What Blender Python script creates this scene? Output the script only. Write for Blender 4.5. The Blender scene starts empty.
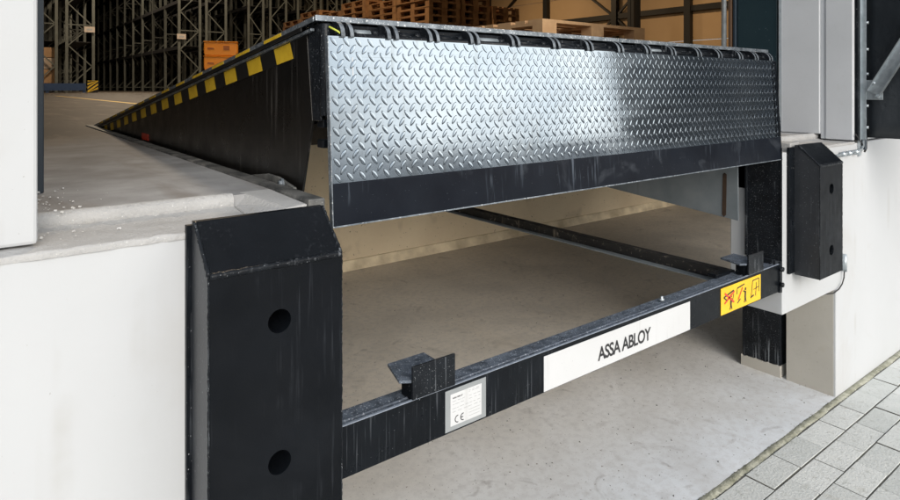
import bpy, bmesh, math, random
from mathutils import Vector, Matrix, Euler
R = math.radians
random.seed(7)
scene = bpy.context.scene
COL = scene.collection

# ------------------------------------------------------------------ render / camera
scene.render.engine = 'CYCLES'
scene.view_settings.view_transform = 'Standard'
scene.view_settings.look = 'None'
scene.view_settings.exposure = 0
cam_d = bpy.data.cameras.new('camera')
cam = bpy.data.objects.new('camera', cam_d)
COL.objects.link(cam)
cam.location = (0, -1.18, 1.434)
cam.rotation_euler = (R(90), 0, R(-37.6))
cam_d.sensor_width = 36
cam_d.lens = 36*619/900
cam_d.shift_y = (87.5-250)/900
cam_d.clip_start = 0.02
cam_d.clip_end = 2000
scene.camera = cam

# ------------------------------------------------------------------ world + sun
w = bpy.data.worlds.new('World'); scene.world = w; w.use_nodes = True
nt = w.node_tree
bg = nt.nodes['Background']
sky = nt.nodes.new('ShaderNodeTexSky'); sky.sky_type = 'NISHITA'; sky.sun_disc = False
SUN_EL, SUN_AZ = R(24), R(196)      # azimuth measured clockwise from +Y
sky.sun_elevation = SUN_EL; sky.sun_rotation = SUN_AZ
sky.dust_density = 4.0; sky.air_density = 1.0
hs = nt.nodes.new('ShaderNodeHueSaturation'); hs.inputs['Saturation'].default_value = 0.75
nt.links.new(sky.outputs[0], hs.inputs['Color'])
# broken overcast: pale cloud layer mixed over the clear sky
tcw = nt.nodes.new('ShaderNodeTexCoord'); nz = nt.nodes.new('ShaderNodeTexNoise'); nz.inputs['Scale'].default_value = 1.6; nz.inputs['Detail'].default_value = 5
nt.links.new(tcw.outputs['Generated'], nz.inputs['Vector'])
mr = nt.nodes.new('ShaderNodeMapRange'); mr.inputs['From Min'].default_value = .40; mr.inputs['From Max'].default_value = .62
mr.inputs['To Min'].default_value = .35; mr.inputs['To Max'].default_value = .9
nt.links.new(nz.outputs['Fac'], mr.inputs['Value'])
mx = nt.nodes.new('ShaderNodeMix'); mx.data_type = 'RGBA'; mx.inputs[7].default_value = (8.6, 9.1, 9.8, 1)
nt.links.new(mr.outputs[0], mx.inputs[0]); nt.links.new(hs.outputs[0], mx.inputs[6])
# one brighter, thinner patch of cloud low in the south-east
gd0 = nt.nodes.new('ShaderNodeVectorMath'); gd0.operation = 'NORMALIZE'; nt.links.new(tcw.outputs['Generated'], gd0.inputs[0])
gd1 = nt.nodes.new('ShaderNodeVectorMath'); gd1.operation = 'DOT_PRODUCT'; gd1.inputs[1].default_value = Vector((.70, -.68, .20)).normalized()
nt.links.new(gd0.outputs[0], gd1.inputs[0])
mr2 = nt.nodes.new('ShaderNodeMapRange'); mr2.interpolation_type = 'SMOOTHERSTEP'; mr2.inputs['From Min'].default_value = .90; mr2.inputs['From Max'].default_value = 1.0
nt.links.new(gd1.outputs['Value'], mr2.inputs['Value'])
mx2 = nt.nodes.new('ShaderNodeMix'); mx2.data_type = 'RGBA'; mx2.inputs[7].default_value = (19, 18, 16.5, 1)
nt.links.new(mr2.outputs[0], mx2.inputs[0]); nt.links.new(mx.outputs[2], mx2.inputs[6])
nt.links.new(mx2.outputs[2], bg.inputs['Color'])
bg.inputs['Strength'].default_value = 0.148
sd = bpy.data.lights.new('sun', 'SUN'); sd.energy = 2.0; sd.angle = R(40); sd.color = (1, .985, .965)
so = bpy.data.objects.new('sun', sd); COL.objects.link(so)
dirv = Vector((math.sin(SUN_AZ)*math.cos(SUN_EL), math.cos(SUN_AZ)*math.cos(SUN_EL), math.sin(SUN_EL)))
so.rotation_euler = dirv.to_track_quat('Z', 'Y').to_euler()
so.location = (0, -10, 15)

# ------------------------------------------------------------------ materials
class NB:
    def __init__(s, name):
        s.m = bpy.data.materials.new(name); s.m.use_nodes = True
        s.t = s.m.node_tree; s.n = s.t.nodes; s.l = s.t.links
        s.b = s.n['Principled BSDF']
        s.tc = s.n.new('ShaderNodeTexCoord')
    def vec(s, scale=(1, 1, 1), world=False):
        mp = s.n.new('ShaderNodeMapping'); mp.inputs['Scale'].default_value = scale
        if world:
            g = s.n.new('ShaderNodeNewGeometry'); s.l.new(g.outputs['Position'], mp.inputs['Vector'])
        else:
            s.l.new(s.tc.outputs['Object'], mp.inputs['Vector'])
        return mp.outputs[0]
    def noise(s, scale, detail=5, vec=None, rough=.55, dist=0):
        n = s.n.new('ShaderNodeTexNoise'); n.inputs['Scale'].default_value = scale
        n.inputs['Detail'].default_value = detail; n.inputs['Roughness'].default_value = rough
        n.inputs['Distortion'].default_value = dist
        s.l.new(vec if vec else s.vec(world=True), n.inputs['Vector']); return n.outputs['Fac']
    def ramp(s, fac, a, b, lo=0., hi=1.):
        r = s.n.new('ShaderNodeMapRange'); r.inputs['From Min'].default_value = a; r.inputs['From Max'].default_value = b
        r.inputs['To Min'].default_value = lo; r.inputs['To Max'].default_value = hi
        s.l.new(fac, r.inputs['Value']); return r.outputs[0]
    def mix(s, fac, a, b):
        x = s.n.new('ShaderNodeMix'); x.data_type = 'RGBA'
        for sock, v in ((x.inputs[0], fac), (x.inputs[6], a), (x.inputs[7], b)):
            if isinstance(v, (int, float)): sock.default_value = v
            elif isinstance(v, tuple): sock.default_value = (*v, 1) if len(v) == 3 else v
            else: s.l.new(v, sock)
        return x.outputs[2]
    def math(s, op, a, b):
        x = s.n.new('ShaderNodeMath'); x.operation = op
        for i, v in enumerate((a, b)):
            if isinstance(v, (int, float)): x.inputs[i].default_value = v
            else: s.l.new(v, x.inputs[i])
        return x.outputs[0]
    def sep(s, world=True):
        x = s.n.new('ShaderNodeSeparateXYZ'); s.l.new(s.vec(world=world), x.inputs[0]); return x.outputs
    def bump(s, h, dist=.002, strength=.5):
        b = s.n.new('ShaderNodeBump'); b.inputs['Distance'].default_value = dist
        b.inputs['Strength'].default_value = strength
        s.l.new(h, b.inputs['Height']); s.l.new(b.outputs[0], s.b.inputs['Normal'])
    def col(s, c): s.l.new(c, s.b.inputs['Base Color'])
    def set(s, rough=None, metal=None, spec=None):
        if rough is not None:
            if isinstance(rough, (int, float)): s.b.inputs['Roughness'].default_value = rough
            else: s.l.new(rough, s.b.inputs['Roughness'])
        if metal is not None: s.b.inputs['Metallic'].default_value = metal
        if spec is not None: s.b.inputs['Specular IOR Level'].default_value = spec

def surf(name, c1, c2, scale=4, rough=.7, metal=0, bumps=(60, .002, .3), streak=None, speck=None, blotch=None, spec=.5, rvar=0):
    """streak=(colour, amount, xy scale, threshold) ; speck=(colour, scale, threshold, amount)"""
    b = NB(name)
    n = b.noise(scale, 6)
    c = b.mix(b.ramp(n, .3, .7), c1, c2)
    if blotch:
        c = b.mix(b.ramp(b.noise(blotch[1], 4, dist=.6), blotch[2], blotch[2]+.15, 0, blotch[3]), c, blotch[0])
    if streak:
        v = b.vec((streak[2], streak[2], streak[2]*.03), world=True)
        s1 = b.ramp(b.noise(1, 3, v), streak[3], streak[3]+.12)
        s2 = b.ramp(b.noise(4, 4), .46, .62)
        c = b.mix(b.math('MULTIPLY', b.math('MULTIPLY', s1, s2), streak[1]), c, streak[0])
    if speck:
        s1 = b.ramp(b.noise(speck[1], 2), speck[2], speck[2]+.04, 0, speck[3])
        c = b.mix(s1, c, speck[0])
    b.col(c)
    if rvar: b.set(rough=b.ramp(b.noise(scale*2.3, 4), .3, .7, rough-rvar, rough+rvar))
    else: b.set(rough=rough)
    b.set(metal=metal, spec=spec)
    if bumps: b.bump(b.noise(bumps[0], 6), bumps[1], bumps[2])
    return b.m

def flat(name, c, rough=.6, metal=0):
    return surf(name, c, tuple(x*.88 for x in c), 12, rough, metal, bumps=None)

M = {}
M['render'] = surf('white_render', (.50, .515, .53), (.46, .475, .485), 1.5, .75, bumps=(90, .001, .25), blotch=((.40, .385, .36), 2.6, .58, .28), streak=((.34, .33, .30), .35, 14, .56), speck=((.25, .24, .22), 130, .73, .6))
M['jamb'] = surf('concrete_jamb', (.58, .60, .625), (.50, .52, .54), 2.5, .8, bumps=(120, .001, .35), blotch=((.36, .33, .28), 5, .66, .4), speck=((.25, .22, .2), 110, .72, .5))
M['ledge'] = surf('ledge_concrete', (.44, .44, .435), (.35, .35, .345), 6, .85, bumps=(160, .004, .7), blotch=((.30, .27, .22), 9, .6, .5), speck=((.7, .7, .68), 200, .68, .7))
# warehouse floor: door daylight and dim interior painted in as pale turning brown
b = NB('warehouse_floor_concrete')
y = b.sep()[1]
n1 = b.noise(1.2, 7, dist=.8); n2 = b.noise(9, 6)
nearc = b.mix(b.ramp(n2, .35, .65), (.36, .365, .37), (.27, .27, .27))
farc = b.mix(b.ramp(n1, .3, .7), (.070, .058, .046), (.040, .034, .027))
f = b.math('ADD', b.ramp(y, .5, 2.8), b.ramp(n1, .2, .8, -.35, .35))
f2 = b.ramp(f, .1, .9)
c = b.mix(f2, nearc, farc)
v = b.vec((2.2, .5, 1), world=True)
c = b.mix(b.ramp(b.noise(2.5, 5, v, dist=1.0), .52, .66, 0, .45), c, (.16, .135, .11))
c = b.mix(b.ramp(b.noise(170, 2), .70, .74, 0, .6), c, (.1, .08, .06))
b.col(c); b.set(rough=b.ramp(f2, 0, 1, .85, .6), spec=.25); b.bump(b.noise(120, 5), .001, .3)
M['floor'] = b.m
# pit floor: cool daylight outside and warm bounce inside painted along its depth
b = NB('pit_floor_concrete')
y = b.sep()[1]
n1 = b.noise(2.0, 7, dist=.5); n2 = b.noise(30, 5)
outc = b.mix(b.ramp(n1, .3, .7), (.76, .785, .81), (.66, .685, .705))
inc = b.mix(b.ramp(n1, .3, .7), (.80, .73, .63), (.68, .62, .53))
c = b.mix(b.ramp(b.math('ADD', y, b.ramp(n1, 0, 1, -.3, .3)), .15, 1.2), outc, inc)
c = b.mix(b.ramp(n2, .45, .7, 0, .35), c, (.45, .43, .41))
c = b.mix(b.ramp(b.noise(220, 2), .66, .70, 0, .55), c, (.22, .17, .13))
c = b.mix(b.ramp(b.noise(1.3, 7, dist=1.6), .46, .66, 0, .28), c, (.42, .39, .35))
c = b.mix(b.ramp(b.noise(3.3, 6, dist=2.5), .62, .70, 0, .22), c, (.26, .22, .18))
c = b.mix(b.ramp(b.noise(75, 3), .67, .70, 0, .75), c, (.13, .09, .06))
c = b.mix(b.ramp(b.noise(6, 5, dist=1.5), .63, .72, 0, .3), c, (.2, .17, .15))
c = b.mix(b.ramp(b.noise(4, 5), .66, .75, 0, .4), c, (.6, .58, .54))
b.col(c); b.set(rough=.85); b.bump(b.noise(60, 7), .002, .4)
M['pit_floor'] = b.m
M['pillar'] = surf('beige_pillar_concrete', (.50, .48, .43), (.42, .40, .355), 3, .8, bumps=(70, .002, .5), blotch=((.36, .32, .24), 5, .58, .5), speck=((.24, .2, .16), 90, .7, .5))
M['pit_wall'] = surf('pit_wall_concrete', (.72, .62, .45), (.60, .50, .355), 1.6, .85, bumps=(40, .003, .4), blotch=((.22, .18, .13), 3, .6, .5), speck=((.12, .1, .08), 45, .7, .7))
M['pit_fillet'] = surf('pit_base_mortar', (.85, .74, .54), (.45, .37, .25), 6, .9, bumps=(70, .005, .6))
M['grout'] = surf('mossy_joint', (.46, .455, .37), (.20, .20, .14), 24, .95, bumps=(90, .006, .8), speck=((.65, .65, .6), 60, .66, .8), blotch=((.10, .10, .08), 25, .62, .8))
b = NB('joint_sand')
y = b.sep()[1]
c = b.mix(b.ramp(b.noise(20, 5), .3, .7), (.15, .145, .13), (.09, .09, .075))
c = b.mix(b.ramp(y, -2.9, -2.8, 1, 0), c, (.48, .48, .46))
c = b.mix(b.ramp(y, -6.5, -6.0, 1, 0), c, (.10, .10, .105))
b.col(c); b.set(rough=.95); b.bump(b.noise(200, 5), .004, .6)
M['ground'] = b.m
# pavers: tone per block in a colour attribute
b = NB('paver_stone')
at = b.n.new('ShaderNodeAttribute'); at.attribute_name = 'tone'
n1 = b.noise(14, 6)
c = b.mix(at.outputs['Fac'], (.48, .50, .48), (.68, .69, .665))
c = b.mix(b.ramp(n1, .35, .7, 0, .6), c, (.58, .595, .575))
c = b.mix(b.ramp(b.noise(3.2, 5, dist=1), .56, .7, 0, .6), c, (.62, .63, .61))
c = b.mix(b.ramp(b.noise(5, 5), .62, .72, 0, .5), c, (.36, .33, .24))
c = b.mix(b.ramp(b.noise(180, 3), .62, .68, 0, .6), c, (.20, .20, .18))
c = b.mix(b.ramp(b.noise(38, 5, dist=.5), .56, .70, 0, .45), c, (.30, .30, .26))
b.col(c); b.set(rough=.85); b.bump(b.noise(110, 6), .003, .8)
M['paver'] = b.m
M['rubber'] = surf('black_bumper_steel', (.0035, .0045, .006), (.006, .0075, .010), 7, .42, bumps=(260, .0006, .35), streak=((.11, .12, .14), .22, 140, .57), speck=((.35, .37, .4), 300, .76, .1), blotch=((.03, .034, .04), 3, .5, .1), rvar=.08, spec=.12)
M['rubber_side'] = surf('bumper_side_sheen', (.028, .031, .036), (.020, .023, .027), 12, .38, bumps=(200, .001, .4), streak=((.5, .52, .55), .5, 50, .58), speck=((.6, .62, .65), 160, .68, .25))  # black bumper sides coloured greyer to carry their sheen
M['hole'] = flat('bolt_hole_dark', (.0015, .0015, .0015), .9); M['hole'].node_tree.nodes['Principled BSDF'].inputs['Specular IOR Level'].default_value = .02
M['black'] = surf('black_paint', (.0035, .0045, .006), (.007, .009, .012), 8, .34, bumps=(200, .0006, .3), streak=((.15, .165, .185), .34, 150, .56), speck=((.5, .52, .55), 230, .71, .6), rvar=.1, spec=.14)
M['guard'] = surf('black_side_plate_paint', (.006, .006, .006), (.011, .010, .009), 5, .32, bumps=(30, .0008, .2), streak=((.16, .15, .14), .35, 55, .57), rvar=.08, spec=.3)
M['blackwet'] = surf('scuffed_black_paint', (.006, .007, .009), (.014, .017, .021), 14, .28, bumps=(240, .0012, .6), streak=((.34, .37, .40), .6, 110, .56), speck=((.5, .53, .56), 300, .67, .5), spec=.16)
M['lipblack'] = surf('black_lip_nosing', (.0045, .006, .010), (.009, .012, .018), 6, .36, bumps=(120, .0006, .3), streak=((.15, .18, .22), .45, 90, .56), blotch=((.075, .085, .10), 8, .58, .45), speck=((.4, .43, .46), 260, .74, .5), rvar=.08, spec=.12)
M['dusty'] = surf('dust_covered_black_paint', (.035, .045, .060), (.15, .18, .225), 40, .6, bumps=(180, .0015, .6), speck=((.50, .54, .60), 240, .62, .8))
M['navy'] = surf('dark_blue_door_panel', (.010, .026, .034), (.016, .034, .042), 5, .45, bumps=(160, .0006, .3), speck=((.45, .5, .52), 120, .73, .6))
M['slate'] = surf('slate_blue_guide', (.022, .035, .05), (.016, .028, .04), 5, .5, bumps=None, speck=((.4, .42, .45), 120, .72, .6))
M['galv'] = surf('galvanised_steel', (.42, .47, .50), (.55, .60, .63), 26, .38, metal=.75, bumps=(60, .0004, .2), blotch=((.30, .34, .37), 18, .55, .6), rvar=.08)
M['greyplate'] = surf('grey_steel_plate', (.17, .20, .22), (.24, .27, .29), 9, .5, metal=.2, bumps=(60, .0006, .2), streak=((.1, .11, .12), .5, 30, .6))
M['rust'] = surf('rust', (.06, .035, .02), (.03, .018, .012), 30, .9)
M['edge'] = surf('worn_steel_edge', (.32, .36, .40), (.10, .12, .14), 40, .38, metal=.6, bumps=(200, .001, .5), speck=((.75, .78, .8), 180, .62, .8))
M['lugedge'] = surf('worn_lug_edge', (.22, .25, .28), (.05, .06, .07), 70, .45, metal=.2, bumps=(200, .001, .5))
M['angle'] = surf('worn_pit_angle_steel', (.025, .028, .03), (.20, .20, .19), 16, .6, metal=.2, bumps=(150, .0015, .5), blotch=((.36, .35, .33), 12, .60, .55), speck=((.6, .6, .58), 200, .69, .7))
# tread plate: bare galvanised steel
b = NB('tread_plate_steel')
n1 = b.noise(3, 6); n2 = b.noise(90, 4)
c = b.mix(b.ramp(n1, .3, .7), (.28, .345, .415), (.39, .45, .505))
c = b.mix(b.ramp(n2, .55, .75, 0, .35), c, (.30, .34, .38))
v = b.vec((60, 60, 2), world=True)
c = b.mix(b.ramp(b.noise(1, 3, v), .60, .74, 0, .5), c, (.22, .25, .27))
v3 = b.vec((5, 5, 260), world=True)
c = b.mix(b.ramp(b.noise(1, 2, v3), .66, .70, 0, .35), c, (.16, .18, .20))
c = b.mix(b.ramp(b.noise(7, 6, dist=1.5), .56, .72, 0, .45), c, (.20, .22, .235))
v2 = b.vec((2.5, 2.5, 9), world=True)
b.col(c); b.set(rough=b.ramp(b.noise(1, 6, v2, dist=.6), .3, .7, .05, .20), metal=.97)
b.bump(b.noise(40, 4), .0006, .10)
M['tread'] = b.m
M['rim_shade'] = surf('tread_rim_shade', (.018, .022, .027), (.10, .118, .135), 60, .35, metal=.8, bumps=None)  # crevice shade around each lozenge painted as a dark ring
M['yellow'] = surf('hazard_yellow', (.70, .47, .03), (.56, .36, .02), 20, .5, bumps=None, speck=((.2, .15, .03), 60, .68, .6))
M['tape_black'] = flat('hazard_black', (.012, .012, .012), .4)
M['white'] = surf('white_label', (.60, .61, .62), (.55, .56, .565), 3, .4, bumps=None, streak=((.42, .42, .41), .4, 70, .58), speck=((.2, .2, .2), 260, .72, .5))
M['ink'] = flat('black_ink', (.02, .02, .022), .5)
M['inkgrey'] = flat('grey_print', (.38, .39, .4), .5)
M['redink'] = flat('red_print', (.65, .05, .03), .5)
M['stickery'] = surf('yellow_sticker', (.90, .56, .02), (.78, .45, .01), 8, .4, bumps=None, speck=((.3, .2, .05), 260, .70, .5))
M['silver'] = surf('silver_plate_border', (.36, .38, .39), (.31, .33, .34), 8, .4, metal=.3, bumps=None)
M['fabric'] = surf('black_shelter_fabric', (.012, .016, .020), (.020, .025, .031), 2.2, .42, bumps=(3.0, .05, .5), streak=((.10, .11, .12), .4, 6, .6))
M['foam'] = surf('white_foam', (.62, .62, .61), (.54, .54, .52), 15, .9)
M['wood'] = surf('pallet_wood', (.36, .18, .065), (.22, .10, .035), 8, .8, bumps=(50, .002, .4), blotch=((.16, .08, .03), 6, .6, .6))
M['woodlight'] = surf('pale_pallet_wood', (.50, .32, .17), (.40, .24, .12), 9, .8, bumps=(50, .002, .4), blotch=((.22, .12, .06), 8, .6, .5))
M['rack'] = surf('rack_steel', (.13, .14, .125), (.09, .095, .085), 3, .5, metal=.2, bumps=None)
M['rackbeam'] = flat('rack_beam_dark', (.012, .012, .014), .6)
M['bluesteel'] = flat('blue_guard_paint', (.02, .05, .13), .5)
M['orange'] = surf('orange_plastic', (.95, .33, .005), (.90, .29, .005), 3, .45, bumps=None)
M['orangedark'] = flat('orange_crate_mark', (.42, .12, .01), .5)
M['carton'] = surf('carton_board', (.36, .22, .12), (.30, .18, .09), 5, .8, bumps=None)
M['wrap'] = surf('plastic_wrap', (.42, .34, .27), (.36, .28, .21), 10, .3)
M['clad'] = surf('tan_cladding', (.46, .33, .20), (.41, .29, .17), .5, .7, bumps=None)
M['column'] = flat('black_column_steel', (.012, .012, .013), .55)
M['darkwall'] = flat('dark_warehouse_wall', (.02, .019, .018), .9)
M['roof'] = flat('grey_roof_deck', (.10, .095, .09), .9)
M['signw'] = flat('pale_sign', (.55, .47, .40), .5)
M['cable'] = flat('black_cable', (.015, .015, .015), .5)
M['brown'] = surf('brown_door_seal', (.10, .055, .03), (.07, .04, .02), 10, .7, bumps=None)
M['lamp'] = bpy.data.materials.new('lamp_glow'); M['lamp'].use_nodes = True
M['lamp'].node_tree.nodes['Principled BSDF'].inputs['Emission Color'].default_value = (1, .72, .42, 1)
M['lamp'].node_tree.nodes['Principled BSDF'].inputs['Emission Strength'].default_value = 6

# ------------------------------------------------------------------ mesh helper
class MB:
    def __init__(s): s.v = []; s.f = []; s.mi = []; s.cur = 0; s.sm = []; s.smooth = False
    def add(s, verts, faces):
        o = len(s.v); s.v += [tuple(p) for p in verts]
        for f in faces: s.f.append(tuple(i+o for i in f)); s.mi.append(s.cur); s.sm.append(s.smooth)
    def box(s, x0, y0, z0, x1, y1, z1, M4=None):
        vs = [Vector(p) for p in ((x0,y0,z0),(x1,y0,z0),(x1,y1,z0),(x0,y1,z0),(x0,y0,z1),(x1,y0,z1),(x1,y1,z1),(x0,y1,z1))]
        if M4: vs = [M4 @ p for p in vs]
        s.add(vs, [(0,3,2,1),(4,5,6,7),(0,1,5,4),(1,2,6,5),(2,3,7,6),(3,0,4,7)]); return s
    def prism(s, poly, axis, a, b):
        """poly: list of 2-D points in the other two axes (order x<y<z), extruded along axis from a to b"""
        def mk(u, v, t): return {'x': (t, u, v), 'y': (u, t, v), 'z': (u, v, t)}[axis]
        n = len(poly)
        vs = [mk(u, v, a) for u, v in poly] + [mk(u, v, b) for u, v in poly]
        s.add(vs, [tuple(range(n))[::-1], tuple(range(n, 2*n))] + [(i, (i+1) % n, n+(i+1) % n, n+i) for i in range(n)]); return s
    def bar(s, p, q, wd, ht, up=(0, 0, 1)):
        p, q = Vector(p), Vector(q); d = (q-p).normalized(); u = Vector(up)
        if abs(d.dot(u)) > .98: u = Vector((0, 1, 0))
        r = d.cross(u).normalized(); u = r.cross(d)
        vs = [c + r*a*wd/2 + u*b_*ht/2 for c in (p, q) for a, b_ in ((-1,-1),(1,-1),(1,1),(-1,1))]
        s.add(vs, [(3,2,1,0),(4,5,6,7),(0,1,5,4),(1,2,6,5),(2,3,7,6),(3,0,4,7)]); return s
    def tube(s, pts, r, n=12, caps=True):
        pts = [Vector(p) for p in pts]; rs = r if isinstance(r, (list, tuple)) else [r]*len(pts)
        o = []; prev = None
        for i, p in enumerate(pts):
            d = (pts[min(i+1, len(pts)-1)] - pts[max(i-1, 0)]).normalized()
            if prev is None:
                a = Vector((0, 0, 1)) if abs(d.z) < .9 else Vector((1, 0, 0)); prev = d.cross(a).normalized()
            prev = (prev - d*prev.dot(d)).normalized(); q = d.cross(prev)
            o += [p + (prev*math.cos(k*2*math.pi/n) + q*math.sin(k*2*math.pi/n))*rs[i] for k in range(n)]
        fs = []
        for i in range(len(pts)-1):
            for k in range(n):
                fs.append((i*n+k, i*n+(k+1) % n, (i+1)*n+(k+1) % n, (i+1)*n+k))
        if caps: fs += [tuple(range(n))[::-1], tuple(range((len(pts)-1)*n, len(pts)*n))]
        sm = s.smooth; s.smooth = True; s.add(o, fs); s.smooth = sm; return s
    def build(s, name, mats, parent=None, bevel=0, seg=2, tone=None):
        me = bpy.data.meshes.new(name)
        off = Vector(parent['_loc']) if parent is not None and '_loc' in parent else Vector((0, 0, 0))
        if parent is not None and parent.parent is not None and '_loc' not in parent: off = Vector(parent.parent.get('_loc', (0, 0, 0)))
        me.from_pydata([tuple(Vector(p)-off) for p in s.v], [], s.f)
        if not isinstance(mats, (list, tuple)): mats = [mats]
        for m in mats: me.materials.append(m)
        me.polygons.foreach_set('material_index', s.mi)
        me.polygons.foreach_set('use_smooth', s.sm)
        if tone is not None:
            a = me.attributes.new('tone', 'FLOAT', 'FACE'); a.data.foreach_set('value', tone)
        bm = bmesh.new(); bm.from_mesh(me); bmesh.ops.recalc_face_normals(bm, faces=bm.faces); bm.to_mesh(me); bm.free()
        me.update()
        o = bpy.data.objects.new(name, me); COL.objects.link(o)
        if parent is not None: o.parent = parent
        if bevel:
            md = o.modifiers.new('bevel', 'BEVEL'); md.width = bevel; md.segments = seg; md.limit_method = 'ANGLE'; md.angle_limit = R(35)
            md.harden_normals = False
        return o

def tag(o, label=None, cat=None, group=None, kind=None):
    if label: o['label'] = label
    if cat: o['category'] = cat
    if group: o['group'] = group
    if kind: o['kind'] = kind
    return o
def thing(name, label, cat, loc=(0, 0, 0), group=None, rz=0):
    o = bpy.data.objects.new(name, None); COL.objects.link(o); o.location = loc; o.rotation_euler = (0, 0, rz)
    o['_loc'] = tuple(loc); o.empty_display_size = .1
    return tag(o, label, cat, group)
def dup(root, loc, rz=0, label=None, group=None):
    r = root.copy(); COL.objects.link(r); r.location = loc; r.rotation_euler = (0, 0, rz)
    if label: r['label'] = label
    if group: r['group'] = group
    for ch in list(root.children):
        c = ch.copy(); COL.objects.link(c); c.parent = r
        for g in list(ch.children):
            d = g.copy(); COL.objects.link(d); d.parent = c
    return r
def structure(mb, name, mat, **k): return tag(mb.build(name, mat, **k), kind='structure')
def text(body, name, width, height, origin, mat, parent, bold=0.0):
    """lettering on a face looking toward -Y; origin = lower-left corner"""
    cu = bpy.data.curves.new(name, 'FONT'); cu.body = body; cu.size = 1; cu.offset = bold; cu.extrude = 0.0
    cu.space_character = .92
    t = bpy.data.objects.new(name, cu); COL.objects.link(t)
    bpy.context.view_layer.update()
    me = bpy.data.meshes.new_from_object(t.evaluated_get(bpy.context.evaluated_depsgraph_get()))
    bpy.data.objects.remove(t)
    xs = [v.co.x for v in me.vertices]; ys = [v.co.y for v in me.vertices]
    sx = width/(max(xs)-min(xs)); sy = height/(max(ys)-min(ys)); x0, y0 = min(xs), min(ys)
    off = Vector(origin) - Vector(parent['_loc'] if '_loc' in parent else parent.parent['_loc'])
    for v in me.vertices:
        v.co = Vector(((v.co.x-x0)*sx, 0, (v.co.y-y0)*sy)) + off
    me.materials.clear(); me.materials.append(mat)
    o = bpy.data.objects.new(name, me); COL.objects.link(o); o.parent = parent
    return o

scene.cycles.diffuse_bounces = 8; scene.cycles.max_bounces = 12
# key numbers
XL, XR = .578, 2.627          # pit opening
ZF = 1.20                     # warehouse floor
PITD = 3.165
LOWL, LOWR = .05, 3.163       # wider opening below
JX = 3.36                     # right jamb face

# ================================================================== SETTING
g = MB(); g.add([(-400,-500,-.0042),(400,-500,-.0042),(400,-.0,-.0042),(-400,-.0,-.0042)], [(0,1,2,3)])
structure(g, 'ground', M['ground'])
# pavement: individual blocks in running bond, one sheet
pv = MB(); tones = []
rows = 26
for r in range(rows):
    y1 = -.033 - r*.1085; y0 = y1-.1032
    off = .0 if r % 2 == 0 else .105
    xs = -1.2 + off + .0035
    if r > 14: xr = 7
    x = xs + 2.203 - math.floor((2.203+1.2)/.21)*.21 + 0
    x -= 2.203-0.0 if False else 0
    k = 0
    while x < 8.5:
        j = [random.uniform(-.0012, .0012) for _ in range(6)]
        dz = random.uniform(-.0022, .0015); tz = [dz+random.uniform(-.0008, .0008) for _ in range(4)]
        a, b_, c_, d_ = x+j[0], y0+j[1], x+.2052+j[2], y1+j[3]
        e = .0016; n0 = len(pv.f)
        vs = [(a,b_,-.011),(c_,b_,-.011),(c_,d_,-.011),(a,d_,-.011),
              (a,b_,tz[0]-.0016),(c_,b_,tz[1]-.0016),(c_,d_,tz[2]-.0016),(a,d_,tz[3]-.0016),
              (a+e,b_+e,tz[0]),(c_-e,b_+e,tz[1]),(c_-e,d_-e,tz[2]),(a+e,d_-e,tz[3])]
        pv.cur = 1; pv.add(vs, [(0,1,5,4),(1,2,6,5),(2,3,7,6),(3,0,4,7)]); pv.cur = 0
        pv.add(vs, [(4,5,9,8),(5,6,10,9),(6,7,11,10),(7,4,8,11),(8,9,10,11)])
        t = random.random(); tones += [0]*4+[t*.3]*4+[t]
        x += .21
structure(pv, 'pavement', [M['paver'], M['ground']], tone=tones)
# mossy joint along the wall foot
js = MB(); N = 1400; prof = []
for i in range(N):
    x = -2 + i*11/(N-1); wv = .004*math.sin(x*23)+.003*random.uniform(-1, 1)
    prof.append([(x, -.030+wv*.4, -.008), (x, -.026+wv*.7, -.002+random.uniform(-.0015, .0015)), (x, -.014, -.0005+random.uniform(-.0015, .002)), (x, -.001+wv*.6, .0005+random.uniform(-.001, .001)), (x, .004, -.004)])
js.smooth = True
js.add([p for q in prof for p in q], [(i*5+k, (i+1)*5+k, (i+1)*5+k+1, i*5+k+1) for i in range(N-1) for k in range(4)])
structure(js, 'kerb_joint', M['grout'])
pf = MB(); pf.box(-6, .0, -.3, 9.5, 3.3, -.0)
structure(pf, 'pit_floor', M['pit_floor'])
# gravel crumbs on the pit floor
# warehouse floor slab with the leveller opening
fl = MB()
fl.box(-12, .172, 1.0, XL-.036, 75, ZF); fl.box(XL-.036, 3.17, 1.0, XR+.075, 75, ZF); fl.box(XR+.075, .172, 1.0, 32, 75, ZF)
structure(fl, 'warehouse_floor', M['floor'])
ln = MB(); ln.add([(1.80,4.8,ZF+.004),(1.90,4.8,ZF+.004),(1.87,19,ZF+.004),(1.77,19,ZF+.004)], [(0,1,2,3)])
ln.add([(1.9,19,ZF+.004),(-8,19,ZF+.004),(-8,19.12,ZF+.004),(1.9,19.12,ZF+.004)], [(0,1,2,3)])
structure(ln, 'floor_marking', M['yellow'])

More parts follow.
